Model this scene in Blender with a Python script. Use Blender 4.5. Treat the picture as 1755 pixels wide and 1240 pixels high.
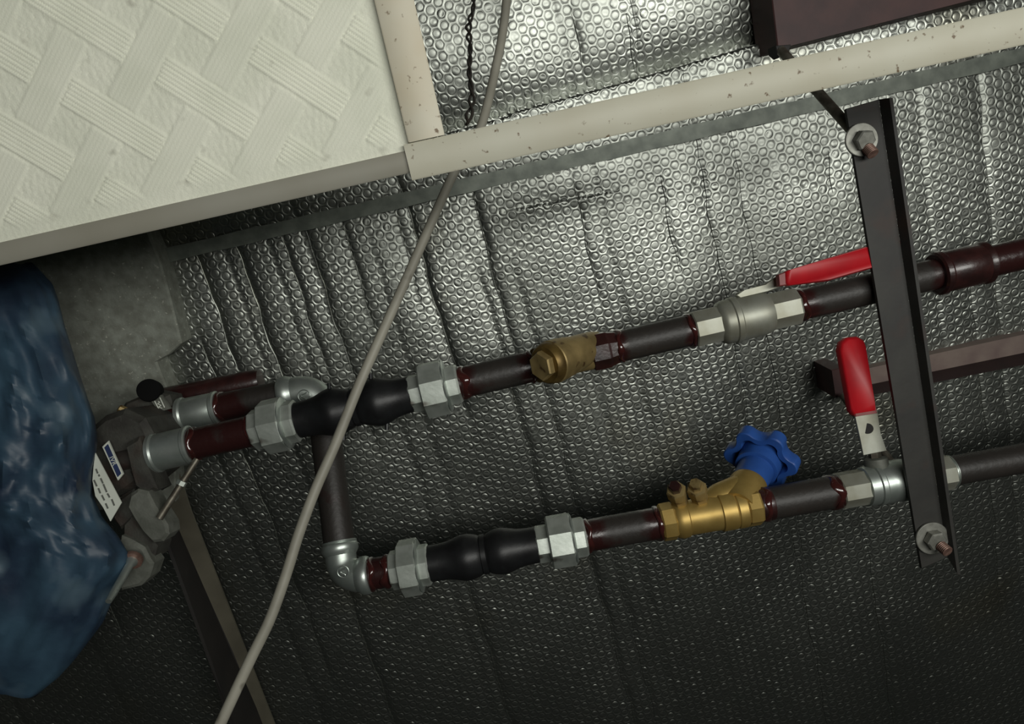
import bpy, math, random
import numpy as np
from mathutils import Vector, Matrix

random.seed(7)
rng = np.random.default_rng(11)
scene = bpy.context.scene
for o in list(bpy.data.objects):
    bpy.data.objects.remove(o)
COL = scene.collection

# ------------------------------------------------------------------ camera
FPX, CX, CY = 1205.0, 877.5, 620.0          # focal length and centre for a 1755 x 1240 frame
CAM = np.array([0.0, 0.0, 1.75])
DFOIL = 0.815                                # camera to the foil-lined ceiling, straight up
ZF = CAM[2] + DFOIL
_n = np.array([-.05, -.25, 1.0]); _n /= np.linalg.norm(_n)
_t = np.array([1, -.2203, 0.0]); _t[2] = -(_n[0] * _t[0] + _n[1] * _t[1]) / _n[2]; _t /= np.linalg.norm(_t)
_y = np.cross(_n, _t)
WM = np.array([_t, _y, _n])                  # lens axes (right, down, forward) -> world

cam_data = bpy.data.cameras.new('camera')
cam_data.sensor_width = 36.0
cam_data.lens = 36.0 * FPX / 1755.0
cam_data.clip_start = 0.01
cam = bpy.data.objects.new('camera', cam_data)
COL.objects.link(cam)
_r = WM @ np.array([1, 0, 0]); _u = WM @ np.array([0, -1, 0]); _b = WM @ np.array([0, 0, -1])
cam.matrix_world = Matrix(((_r[0], _u[0], _b[0], CAM[0]), (_r[1], _u[1], _b[1], CAM[1]),
                           (_r[2], _u[2], _b[2], CAM[2]), (0, 0, 0, 1)))
scene.camera = cam

# ------------------------------------------------------------------ world, lights, exposure
world = bpy.data.worlds.new('world'); scene.world = world
world.use_nodes = True
world.node_tree.nodes['Background'].inputs[0].default_value = (.80, .92, .84, 1)
world.node_tree.nodes['Background'].inputs[1].default_value = .008


def long_area_light(name, lens_pos, target, length, width, power, color):
    """a long unseen area light, stretched along the ceiling bars, shining up at the opening"""
    ld = bpy.data.lights.new(name, 'AREA')
    ld.shape = 'RECTANGLE'; ld.size = length; ld.size_y = width; ld.energy = power; ld.color = color
    lo = bpy.data.objects.new(name, ld); COL.objects.link(lo)
    p = Vector(CAM + WM @ np.array(lens_pos)); t = Vector(CAM + WM @ np.array(target))
    z = (p - t).normalized(); x = Vector((1, 0, 0)); y = z.cross(x).normalized(); x = y.cross(z)
    lo.matrix_world = Matrix(((x[0], y[0], z[0], p[0]), (x[1], y[1], z[1], p[1]), (x[2], y[2], z[2], p[2]), (0, 0, 0, 1)))
    return lo


long_area_light('room_light', (.50, -.13, -.60), (.05, -.05, .75), 1.20, .30, 12.3, (1.0, 1.0, .945))  # unseen light, its long narrow shape chosen for the brightness falloff on the foil

vs = scene.view_settings
vs.view_transform = 'Standard'; vs.look = 'None'; vs.gamma = 1.0; vs.exposure = 0.0
vs.use_curve_mapping = False
scene.display_settings.display_device = 'sRGB'


# ------------------------------------------------------------------ point helpers
def ray(px, py):
    return WM @ np.array([(px - CX) / FPX, (py - CY) / FPX, 1.0])


def at(px, py, z):
    """point seen at (px, py) whose distance along the lens axis is z"""
    return CAM + ray(px, py) * z


def on(px, py, h):
    """point on the level plane h below the foil ceiling"""
    r = ray(px, py)
    return CAM + r * ((DFOIL - h) / r[2])


def unit(v):
    v = np.asarray(v, float)
    return v / np.linalg.norm(v)


UP = np.array([0, 0, 1.0])
RIGHT, DOWN, FWD = WM[:, 0], WM[:, 1], WM[:, 2]


# ------------------------------------------------------------------ materials
def sc(r, g, b):
    f = lambda c: (c / 255 / 12.92) if c / 255 <= .04045 else ((c / 255 + .055) / 1.055) ** 2.4
    return (f(r), f(g), f(b), 1)


MATS = {}


def mat(name, c1, c2=None, rough=.5, metal=0.0, scale=40, detail=4, lo=.35, hi=.65, bump=0.0, bscale=None,
        spots=None, spot_scale=60, spot_lo=.62, spot_hi=.68, coat=0.0, rough2=None, spec=.5, transm=0.0, coords='Object'):
    m = bpy.data.materials.new(name); m.use_nodes = True
    nt = m.node_tree; nd = nt.nodes; lk = nt.links
    p = nd['Principled BSDF']
    p.inputs['Metallic'].default_value = metal
    p.inputs['Roughness'].default_value = rough
    p.inputs['Specular IOR Level'].default_value = spec
    p.inputs['Coat Weight'].default_value = coat
    p.inputs['Coat Roughness'].default_value = .15
    p.inputs['Transmission Weight'].default_value = transm
    tc = nd.new('ShaderNodeTexCoord')
    no = nd.new('ShaderNodeTexNoise'); no.inputs['Scale'].default_value = scale; no.inputs['Detail'].default_value = detail
    lk.new(tc.outputs[coords], no.inputs['Vector'])
    mr = nd.new('ShaderNodeMapRange'); mr.inputs['From Min'].default_value = lo; mr.inputs['From Max'].default_value = hi
    lk.new(no.outputs['Fac'], mr.inputs['Value'])
    mx = nd.new('ShaderNodeMix'); mx.data_type = 'RGBA'
    mx.inputs['A'].default_value = c1; mx.inputs['B'].default_value = c2 or c1
    lk.new(mr.outputs[0], mx.inputs['Factor'])
    last = mx.outputs['Result']
    if spots:
        n2 = nd.new('ShaderNodeTexNoise'); n2.inputs['Scale'].default_value = spot_scale; n2.inputs['Detail'].default_value = 2
        lk.new(tc.outputs[coords], n2.inputs['Vector'])
        m2 = nd.new('ShaderNodeMapRange'); m2.inputs['From Min'].default_value = spot_lo; m2.inputs['From Max'].default_value = spot_hi
        lk.new(n2.outputs['Fac'], m2.inputs['Value'])
        x2 = nd.new('ShaderNodeMix'); x2.data_type = 'RGBA'
        lk.new(m2.outputs[0], x2.inputs['Factor']); lk.new(last, x2.inputs['A']); x2.inputs['B'].default_value = spots
        last = x2.outputs['Result']
    lk.new(last, p.inputs['Base Color'])
    if rough2 is not None:
        m3 = nd.new('ShaderNodeMapRange'); m3.inputs['From Min'].default_value = lo; m3.inputs['From Max'].default_value = hi
        m3.inputs['To Min'].default_value = rough; m3.inputs['To Max'].default_value = rough2
        lk.new(no.outputs['Fac'], m3.inputs['Value']); lk.new(m3.outputs[0], p.inputs['Roughness'])
    if bump:
        nb = nd.new('ShaderNodeTexNoise'); nb.inputs['Scale'].default_value = bscale or scale * 4; nb.inputs['Detail'].default_value = 3
        lk.new(tc.outputs[coords], nb.inputs['Vector'])
        bp = nd.new('ShaderNodeBump'); bp.inputs['Strength'].default_value = bump; bp.inputs['Distance'].default_value = .001
        lk.new(nb.outputs['Fac'], bp.inputs['Height']); lk.new(bp.outputs[0], p.inputs['Normal'])
    MATS[name] = m
    return m


mat('foil', sc(160, 163, 156), sc(146, 149, 142), rough=.365, rough2=.415, metal=.98, scale=9, lo=.4, hi=.62,
    spots=sc(150, 147, 130), spot_scale=5.5, spot_lo=.60, spot_hi=.80, bump=.06, bscale=160)
mat('tile', sc(232, 233, 216), sc(222, 224, 206), rough=.75, scale=25, spots=sc(196, 196, 180), spot_scale=70, spot_lo=.68, spot_hi=.8,
    bump=.25, bscale=900, spec=.3)
mat('grid_cream', sc(192, 190, 173), sc(184, 180, 161), rough=.5, scale=14, spots=sc(112, 96, 76), spot_scale=210, spot_lo=.67, spot_hi=.75, spec=.35)
mat('grid_rusty', sc(210, 206, 188), sc(202, 192, 168), rough=.5, scale=16, spots=sc(112, 92, 68), spot_scale=200, spot_lo=.66, spot_hi=.74, spec=.35)
mat('grid_grey', sc(150, 148, 137), sc(140, 137, 124), rough=.5, scale=10, spec=.35)
mat('galv_strip', sc(132, 138, 128), sc(104, 110, 102), rough=.5, metal=.3, scale=60, bump=.1)
mat('zinc', sc(206, 212, 204), sc(180, 187, 178), rough=.48, metal=.75, scale=70, bump=.08, spots=sc(120, 118, 110), spot_scale=45, spot_lo=.68, spot_hi=.76)
mat('zinc_bright', sc(196, 203, 197), sc(164, 173, 166), rough=.36, metal=.8, scale=50, bump=.06, rough2=.44)
mat('valve_nickel', sc(172, 174, 163), sc(146, 145, 130), rough=.5, metal=.6, scale=35, bump=.05)
mat('brass', sc(186, 158, 92), sc(166, 138, 76), rough=.47, metal=.65, scale=50, bump=.05)
mat('brass_old', sc(166, 144, 96), sc(130, 112, 72), rough=.5, metal=.5, scale=60, bump=.1, spots=sc(88, 66, 40), spot_scale=90)
mat('brass_dark', sc(120, 98, 52), sc(86, 68, 36), rough=.45, metal=.6, scale=60, bump=.1)
mat('rubber', sc(22, 22, 23), sc(30, 31, 32), rough=.42, scale=60, bump=.12, spec=.4)
mat('maroon_wet', sc(64, 29, 27), sc(50, 24, 22), rough=.14, scale=70, coat=.8, bump=.4, bscale=140)
mat('maroon', sc(54, 28, 26), sc(38, 21, 20), rough=.34, scale=70, coat=.3, bump=.25, bscale=220)
mat('beam_maroon', sc(74, 46, 44), sc(58, 36, 36), rough=.6, scale=30, bump=.1)
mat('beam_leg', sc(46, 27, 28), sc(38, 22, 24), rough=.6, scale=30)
mat('beam_pale', sc(122, 108, 100), sc(104, 88, 84), rough=.8, scale=30)  # paler brown for the flange, against the darker leg
mat('black_steel', sc(49, 48, 44), sc(38, 37, 35), rough=.62, metal=.1, scale=25, bump=.15, spots=sc(50, 40, 35), spot_scale=30, spot_lo=.58, spot_hi=.72)
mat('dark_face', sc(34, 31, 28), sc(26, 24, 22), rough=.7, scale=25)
mat('tan_steel', sc(100, 96, 82), sc(84, 80, 68), rough=.6, scale=20, spots=sc(92, 62, 44), spot_scale=14, spot_lo=.68, spot_hi=.74)
mat('washer', sc(150, 150, 142), sc(124, 124, 116), rough=.5, metal=.5, scale=120, bump=.05)
mat('rod_steel', sc(128, 124, 112), sc(92, 86, 76), rough=.5, metal=.7, scale=120)
mat('rod_rust', sc(150, 120, 108), sc(110, 84, 74), rough=.5, metal=.5, scale=160)
mat('red_vinyl', sc(190, 24, 34), sc(172, 20, 30), rough=.42, scale=40, spec=.4)
mat('red_faded', sc(150, 72, 72), sc(130, 62, 60), rough=.5, scale=60)
mat('blue_plastic', sc(44, 86, 160), sc(38, 76, 146), rough=.45, scale=40, spec=.4)
mat('cable', sc(158, 155, 142), sc(140, 137, 125), rough=.5, scale=30, spots=sc(112, 108, 98), spot_scale=40, spot_lo=.66, spot_hi=.72, spec=.4)
mat('concrete', sc(138, 142, 132), sc(116, 118, 108), rough=.85, scale=90, detail=8, bump=.5, bscale=300, spots=sc(168, 170, 158), spot_scale=260, spot_lo=.66, spot_hi=.74)
mat('deck', sc(60, 58, 54), rough=.9)
mat('bag_film', sc(58, 84, 102), sc(28, 40, 60), rough=.5, scale=14, detail=6, spots=sc(84, 104, 116), spot_scale=20, spot_lo=.58, spot_hi=.76, bump=.6, bscale=45)
mat('casting', sc(70, 70, 64), sc(52, 50, 46), rough=.7, scale=60, bump=.5, bscale=260, spots=sc(66, 52, 44), spot_scale=18, spot_lo=.6, spot_hi=.74, metal=.2)
mat('casting_light', sc(112, 114, 106), sc(88, 90, 82), rough=.65, scale=60, bump=.4, bscale=260, metal=.2)
mat('black_plastic', sc(10, 10, 10), sc(14, 14, 14), rough=.9, spec=.15)
mat('label_white', sc(214, 218, 206), sc(204, 208, 196), rough=.5, scale=40)
mat('label_blue', sc(44, 58, 96), sc(40, 52, 88), rough=.5, scale=40)
mat('label_ink', sc(96, 98, 92), rough=.6)
mat('wire', sc(34, 32, 29), sc(48, 42, 36), rough=.6, scale=90)


def pipe_material():
    m = bpy.data.materials.new('pipe'); m.use_nodes = True
    nt = m.node_tree; nd = nt.nodes; lk = nt.links; p = nd['Principled BSDF']
    at_ = nd.new('ShaderNodeAttribute'); at_.attribute_name = 'paint'
    tc = nd.new('ShaderNodeTexCoord')
    no = nd.new('ShaderNodeTexNoise'); no.inputs['Scale'].default_value = 55; no.inputs['Detail'].default_value = 5
    lk.new(tc.outputs['Object'], no.inputs['Vector'])
    ad = nd.new('ShaderNodeMath'); ad.operation = 'ADD'
    lk.new(at_.outputs['Fac'], ad.inputs[0]); lk.new(no.outputs['Fac'], ad.inputs[1])
    mr = nd.new('ShaderNodeMapRange'); mr.inputs['From Min'].default_value = .72; mr.inputs['From Max'].default_value = 1.05
    lk.new(ad.outputs[0], mr.inputs['Value'])
    n2 = nd.new('ShaderNodeTexNoise'); n2.inputs['Scale'].default_value = 30; n2.inputs['Detail'].default_value = 5
    lk.new(tc.outputs['Object'], n2.inputs['Vector'])
    st = nd.new('ShaderNodeMix'); st.data_type = 'RGBA'; st.inputs['A'].default_value = sc(33, 31, 29); st.inputs['B'].default_value = sc(52, 47, 43)
    lk.new(n2.outputs['Fac'], st.inputs['Factor'])
    mx = nd.new('ShaderNodeMix'); mx.data_type = 'RGBA'; mx.inputs['B'].default_value = sc(46, 23, 22)
    lk.new(mr.outputs[0], mx.inputs['Factor']); lk.new(st.outputs['Result'], mx.inputs['A'])
    lk.new(mx.outputs['Result'], p.inputs['Base Color'])
    rr = nd.new('ShaderNodeMapRange'); rr.inputs['To Min'].default_value = .5; rr.inputs['To Max'].default_value = .28
    lk.new(mr.outputs[0], rr.inputs['Value']); lk.new(rr.outputs[0], p.inputs['Roughness'])
    bp = nd.new('ShaderNodeBump'); bp.inputs['Strength'].default_value = .25; bp.inputs['Distance'].default_value = .001
    nb = nd.new('ShaderNodeTexNoise'); nb.inputs['Scale'].default_value = 260
    lk.new(tc.outputs['Object'], nb.inputs['Vector']); lk.new(nb.outputs['Fac'], bp.inputs['Height']); lk.new(bp.outputs[0], p.inputs['Normal'])
    MATS['pipe'] = m


pipe_material()


# ------------------------------------------------------------------ mesh builder
def frame_of(d, toward=None):
    d = unit(d)
    ref = -FWD if toward is None else np.asarray(toward, float)
    e1 = ref - d * np.dot(ref, d)
    if np.linalg.norm(e1) < 1e-5:
        e1 = np.array([1, 0, 0]) - d * d[0]
    e1 = unit(e1)
    return e1, np.cross(d, e1)


class MB:
    def __init__(self):
        self.v = []; self.f = []; self.paint = []

    def add(self, verts, faces, paint=None):
        k = len(self.v)
        self.v += [tuple(map(float, q)) for q in verts]
        self.f += [tuple(i + k for i in fc) for fc in faces]
        self.paint += list(paint) if paint is not None else [0.0] * len(verts)
        return self

    def rings(self, rings, closed_ends=True, paint=None):
        """rings: list of lists of points with the same length"""
        n = len(rings[0]); v = [q for r in rings for q in r]; f = []
        for i in range(len(rings) - 1):
            for j in range(n):
                k = (j + 1) % n
                f.append((i * n + j, i * n + k, (i + 1) * n + k, (i + 1) * n + j))
        if closed_ends:
            f.append(tuple(reversed(range(n))))
            f.append(tuple((len(rings) - 1) * n + j for j in range(n)))
        pv = None
        if paint is not None:
            pv = [p for p in paint for _ in range(n)]
        return self.add(v, f, pv)

    def lathe(self, prof, seg=24, rot=0.0, toward=None, paint=None, closed=True):
        """prof: list of (centre point, radius) along one straight axis"""
        d = unit(np.asarray(prof[-1][0]) - np.asarray(prof[0][0]))
        e1, e2 = frame_of(d, toward)
        rs = []
        for c, r in prof:
            rs.append([np.asarray(c) + r * (math.cos(2 * math.pi * k / seg + rot) * e1 + math.sin(2 * math.pi * k / seg + rot) * e2)
                       for k in range(seg)])
        return self.rings(rs, closed, paint)

    def sweep(self, pts, radii, seg=14, paint=None):
        pts = [np.asarray(p, float) for p in pts]
        n = len(pts)
        if np.isscalar(radii):
            radii = [radii] * n
        tang = [unit(pts[min(i + 1, n - 1)] - pts[max(i - 1, 0)]) for i in range(n)]
        e1, _ = frame_of(tang[0])
        rs = []
        for i in range(n):
            e1 = unit(e1 - tang[i] * np.dot(e1, tang[i])); e2 = np.cross(tang[i], e1)
            rs.append([pts[i] + radii[i] * (math.cos(2 * math.pi * k / seg) * e1 + math.sin(2 * math.pi * k / seg) * e2) for k in range(seg)])
        return self.rings(rs, True, paint)

    def prism(self, poly, off, bevel=0.0):
        """poly: list of 3-D points (front face); off: vector to the back face"""
        poly = [np.asarray(p, float) for p in poly]; off = np.asarray(off, float)
        c = sum(poly) / len(poly)
        rs = []
        if bevel:
            rs.append([p + (c - p) / np.linalg.norm(c - p) * bevel for p in poly])
            rs.append([p + unit(off) * bevel for p in poly])
        else:
            rs.append(poly)
        rs.append([p + off for p in poly])
        return self.rings(rs, True)

    def box(self, c, ex, ey, ez, sx, sy, sz, bevel=0.0):
        c = np.asarray(c, float); ex, ey, ez = map(unit, (ex, ey, ez))
        b = bevel
        rs = []
        for (zz, ins) in ((-sz / 2, b), (-sz / 2 + b, 0), (sz / 2 - b, 0), (sz / 2, b)) if b else ((-sz / 2, 0), (sz / 2, 0)):
            x, y = sx / 2 - ins, sy / 2 - ins
            rs.append([c + ex * a * x + ey * bb * y + ez * zz for a, bb in ((-1, -1), (1, -1), (1, 1), (-1, 1))])
        return self.rings(rs, True)

    def build(self, name, material, parent=None, smooth=32):
        V = np.array(self.v); c = (V.min(0) + V.max(0)) / 2
        me = bpy.data.meshes.new(name)
        me.from_pydata([tuple(p) for p in (V - c)], [], self.f)
        if any(self.paint):
            a = me.attributes.new('paint', 'FLOAT', 'POINT'); a.data.foreach_set('value', self.paint)
        finish(me, material, smooth)
        o = bpy.data.objects.new(name, me); COL.objects.link(o)
        if parent is not None:
            o.parent = parent
            base = np.array(parent.location)
            q = parent.parent
            while q is not None:
                base += np.array(q.location); q = q.parent
            o.location = c - base
        else:
            o.location = c
        return o


def finish(me, material, smooth=32):
    me.materials.append(MATS[material])
    import bmesh
    bm = bmesh.new(); bm.from_mesh(me)
    bmesh.ops.recalc_face_normals(bm, faces=bm.faces)
    bm.to_mesh(me); bm.free()
    if smooth:
        me.polygons.foreach_set('use_smooth', [True] * len(me.polygons))
        me.set_sharp_from_angle(angle=math.radians(smooth))
    me.update()


def tag(o, label, cat, group=None, kind=None):
    o['label'] = label; o['category'] = cat
    if group: o['group'] = group
    if kind: o['kind'] = kind
    return o


def thing(name, base, label, cat, group=None):
    e = bpy.data.objects.new(name, None); COL.objects.link(e)
    e.empty_display_size = .02
    e.location = tuple(map(float, base))
    return tag(e, label, cat, group)


# ================================================================== THE SETTING
# ---- roof deck above the insulation
deck = MB().box((0.0, .35, ZF + .06), (1, 0, 0), (0, 1, 0), (0, 0, 1), 3.2, 3.0, .04).build('ceiling', 'deck')
deck['kind'] = 'structure'; deck['label'] = 'dark roof deck above the foil insulation'

# ---- bubble foil insulation: one continuous sheet with hexagonally packed bubbles
PITCH = .01168
LA = np.array([math.cos(math.radians(27.4)), math.sin(math.radians(27.4))]) * PITCH
LB = np.array([math.cos(math.radians(87.4)), math.sin(math.radians(87.4))]) * PITCH
bdir = LB / PITCH
bperp = np.array([bdir[1], -bdir[0]])         # across the folds (towards image right)


def fxy(px, py):
    return on(px, py, 0)[:2]


crease = []      # (offset across, strength, start along, end along)


def add_crease(p0, p1, amp, w=.006):
    a, b = fxy(*p0), fxy(*p1)
    m = (a + b) / 2
    crease.append((float(m @ bperp), amp, float(min(a @ bdir, b @ bdir)), float(max(a @ bdir, b @ bdir)), w))


for c in [((407, 400), (500, 720), 1.5, .012), ((340, 420), (400, 640), 1.3, .012), ((482, 400), (560, 640), .9, .008), ((526, 390), (640, 760), .8, .008),
          ((585, 375), (640, 560), .9, .008), ((678, 360), (720, 520), .8, .008), ((719, 400), (800, 720), .9, .009),
          ((813, 320), (880, 620), 1.2, .01), ((986, 20), (998, 115), 1.1, .008), ((1073, 20), (1098, 125), 1.1, .008),
          ((1123, 300), (1175, 470), 1.0, .012), ((970, 300), (1040, 520), .7, .008), ((1410, 260), (1440, 330), .7, .01),
          ((1039, 900), (1070, 1300), 1.0, .010), ((1490, 880), (1530, 1300), .9, .010), ((1380, 900), (1410, 1300), .8, .010),
          ((800, 900), (870, 1300), .9, .010), ((600, 1000), (690, 1300), .9, .01)]:
    add_crease(*c)
_off = -.8
while _off < .75:
    _off += PITCH * .866 * random.choice([3, 4, 4, 5, 6])
    a0 = random.uniform(-.45, .5)
    crease.append((_off, random.uniform(.3, .95), a0, a0 + random.uniform(.25, .7), .007))

va, vb = fxy(770, 226), fxy(1330, 66)          # valley line across the upper part
vdir = (vb - va) / np.linalg.norm(vb - va); vper = np.array([-vdir[1], vdir[0]])
if vper[1] < 0: vper = -vper                   # positive = image down
ta, tb = fxy(878, 360), fxy(1045, 330)         # short tear fold
tdir = (tb - ta) / np.linalg.norm(tb - ta); tper = np.array([-tdir[1], tdir[0]])
if tper[1] < 0: tper = -tper
sa, sb = fxy(270, 441), fxy(1660, 116)         # the strip presses the sheet in
sdir = (sb - sa) / np.linalg.norm(sb - sa); sper = np.array([-sdir[1], sdir[0]])
if sper[1] < 0: sper = -sper
_ph = rng.uniform(0, 6.28, 12); _fx = rng.uniform(-28, 28, 12); _fy = rng.uniform(-18, 18, 12)


def foil_h(x, y):
    """height of the sheet towards the room (metres) at plan position x, y"""
    h = np.zeros_like(x)
    for k in range(12):
        h += .0006 * np.sin(_fx[k] * x + _fy[k] * y + _ph[k])
    u = x * bperp[0] + y * bperp[1]; t = x * bdir[0] + y * bdir[1]
    wob = .0012 * np.sin(t * 45) + .0008 * np.sin(t * 97 + 1.3)
    for o, a, t0, t1, w in crease:
        d = u - o - wob
        win = 1 / (1 + np.exp(-(t - t0) / .012)) / (1 + np.exp((t - t1) / .012))
        # slow rise from the left, quick fall to the right
        prof = np.where(d < 0, np.exp(d / (w * 2.2)), np.exp(-d / (w * .45)))
        h -= win * a * .0024 * prof
    d = (x - va[0]) * vper[0] + (y - va[1]) * vper[1]
    up = np.clip(-d, 0, None); dn = np.clip(d, 0, None)
    h += np.where(d < 0, -.025 * np.exp(-up / .052), .002 * np.exp(-dn / .006))
    d = (x - ta[0]) * tper[0] + (y - ta[1]) * tper[1]; s = (x - ta[0]) * tdir[0] + (y - ta[1]) * tdir[1]
    win = 1 / (1 + np.exp(-s / .01)) / (1 + np.exp((s - np.linalg.norm(tb - ta)) / .01))
    h += win * .0022 * np.where(d < 0, -np.exp(d / .012), np.exp(-d / .008)) * 1.0
    d = (x - sa[0]) * sper[0] + (y - sa[1]) * sper[1]
    h += -.0012 * np.exp(-(d / .012) ** 2)
    return h


def build_foil():
    # plan outline of everything the lens can reach, with margin
    cors = [fxy(px, py) for px, py in ((-420, -170), (2260, -170), (2260, 1390), (-420, 1390))]
    xs = [c[0] for c in cors]; ys = [c[1] for c in cors]
    I, J = np.meshgrid(np.arange(-190, 190), np.arange(-190, 190), indexing='ij')
    I = I.ravel(); J = J.ravel()
    C = I[:, None] * LA + J[:, None] * LB
    # keep cells inside the quadrilateral footprint
    keep = np.ones(len(C), bool)
    for k in range(4):
        a, b = np.array(cors[k]), np.array(cors[(k + 1) % 4]); e = b - a
        keep &= (e[0] * (C[:, 1] - a[1]) - e[1] * (C[:, 0] - a[0])) > 0
    # leave out what lies far behind the white tile and the concrete
    q = np.c_[C, np.full(len(C), DFOIL)] @ WM
    px = CX + FPX * q[:, 0] / q[:, 2]; py = CY + FPX * q[:, 1] / q[:, 2]
    keep &= ~((px < 560) & (py < 190 - (px - 560) * .2))
    keep &= ~((px < 200) & (py < 800))
    C = C[keep]; n = len(C)
    ang = math.radians(27.4) + np.arange(12) * math.pi / 6
    orad = np.where(np.arange(12) % 2 == 0, PITCH / 2, PITCH / math.sqrt(3))
    R = PITCH * .415
    hs = rng.uniform(.75, 1.2, n)
    flat = rng.random(n) < .05
    hs[flat] *= .45
    rr = R * rng.uniform(.93, 1.04, n)
    tiltx = rng.normal(0, .035, n); tilty = rng.normal(0, .035, n)
    rings = [(1.0, .0000), (.92, -.00030), (.84, -.00001), (.72, .00006)]
    ca, sa_ = np.cos(ang), np.sin(ang)
    # shared outline vertices
    OX = C[:, 0:1] + orad * ca; OY = C[:, 1:2] + orad * sa_
    key = np.round(np.c_[OX.ravel(), OY.ravel()] / 1e-5).astype(np.int64)
    # tolerate rounding at cell borders
    _, first, inv = np.unique(np.round(key / 20).astype(np.int64), axis=0, return_index=True, return_inverse=True)
    inv = inv.ravel()
    PX = OX.ravel()[first]; PY = OY.ravel()[first]; PH = np.zeros(len(PX))
    base = len(PX)
    vx = [PX]; vy = [PY]; vh = [PH]
    for f, hh in rings:
        x = (rr * f)[:, None] * ca; y = (rr * f)[:, None] * sa_
        jit = (tiltx[:, None] * x + tilty[:, None] * y) * (1 if f < .8 else 0)
        vx.append((C[:, 0:1] + x).ravel()); vy.append((C[:, 1:2] + y).ravel()); vh.append((hh * hs[:, None] + jit).ravel())
    vx.append(C[:, 0]); vy.append(C[:, 1]); vh.append(.00012 * hs)
    X = np.concatenate(vx); Y = np.concatenate(vy); H = np.concatenate(vh)
    Z = ZF - (H + foil_h(X, Y))
    quads = []
    o_idx = inv.reshape(n, 12)
    r_idx = [base + k * 12 * n + np.arange(12 * n).reshape(n, 12) for k in range(4)]
    prev = o_idx
    nxt = np.roll(np.arange(12), -1)
    for k in range(4):
        cur = r_idx[k]
        quads.append(np.stack([prev, cur, cur[:, nxt], prev[:, nxt]], -1).reshape(-1, 4))
        prev = cur
    Q = np.concatenate(quads)
    cidx = (base + 4 * 12 * n + np.arange(n))[:, None].repeat(12, 1)
    T = np.stack([prev, cidx, prev[:, nxt]], -1).reshape(-1, 3)
    me = bpy.data.meshes.new('insulation_sheet')
    V = np.c_[X, Y, Z].astype(np.float32)
    c0 = V.mean(0)
    me.vertices.add(len(V)); me.vertices.foreach_set('co', (V - c0).ravel())
    nl = Q.size + T.size
    me.loops.add(nl); me.loops.foreach_set('vertex_index', np.concatenate([Q.ravel(), T.ravel()]).astype(np.int32))
    me.polygons.add(len(Q) + len(T))
    starts = np.concatenate([np.arange(len(Q)) * 4, Q.size + np.arange(len(T)) * 3]).astype(np.int32)
    me.polygons.foreach_set('loop_start', starts)
    me.polygons.foreach_set('use_smooth', np.ones(len(Q) + len(T), bool))
    me.update(calc_edges=True); me.validate()
    me.materials.append(MATS['foil'])
    o = bpy.data.objects.new('insulation_sheet', me); COL.objects.link(o)
    o.location = c0
    return o


foil = build_foil()
# sharp fold ridges where the sheet is creased
for o_, a_, t0_, t1_, w_ in crease:
    if a_ < .6:
        continue
    ts = np.arange(max(t0_, -.42), min(t1_, .95), .006)
    if len(ts) < 4:
        continue
    wob_ = .0012 * np.sin(ts * 45) + .0008 * np.sin(ts * 97 + 1.3) - .0006 + .0004 * np.sin(ts * 210 + o_ * 90)
    xy = (o_ + wob_)[:, None] * bperp + ts[:, None] * bdir
    zz_ = ZF - foil_h(xy[:, 0], xy[:, 1]) - .0005
    rad = (.0002 + .00045 * a_) * np.sin(np.linspace(.15, math.pi - .15, len(ts))) * (.8 + .3 * np.sin(ts * 130))
    MB().sweep([np.array([q[0], q[1], z_]) for q, z_ in zip(xy, zz_)], [float(abs(r)) + .0001 for r in rad], 6).build('fold_ridge', 'foil', foil)
tag(foil, 'crinkled silver bubble foil insulation lining the whole roof behind the pipes', 'insulation', kind='stuff')

# ---- concrete edge at the left
cpoly = [(252, 394), (274, 447), (292, 510), (311, 588), (292, 606), (268, 620), (282, 655), (300, 700), (300, 860), (-520, 960), (-520, 330)]
wall = MB().prism([on(x, y, .028) for x, y in cpoly], UP * .05, bevel=.002).build('wall_left', 'concrete', smooth=20)
wall['kind'] = 'structure'; wall['label'] = 'rough grey concrete edge below the white tile'

# ---- galvanised strip lying on the foil
st = MB()
N = 60
lo_, hi_ = [], []
for i in range(N + 1):
    s = i / N
    px = 262 + (2320 - 262) * s
    py = 441 - (px - 270) * .2338
    hw = 12.5 + 1.5 * s + .8 * math.sin(i * 1.7)
    lo_.append(on(px, py - hw, .004)); hi_.append(on(px, py + hw, .004))
st.prism(lo_ + hi_[::-1], UP * .0015)
tag(st.build('metal_strip', 'galv_strip', smooth=20), 'thin dull galvanised metal strip pressed onto the foil below the white bar', 'strip')

# ================================================================== CEILING TILE AND GRID
HT = .330                                     # grid plane below the foil


def gxy(px, py, h=HT):
    return on(px, py, h)[:2]


corner = gxy(706, 262)
tx1, ty1 = corner[0] + .006, corner[1] + .002
tx0, ty0 = tx1 - .72, ty1 - .38
S = .0612
a1 = gxy(350.6, 169.2)


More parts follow.
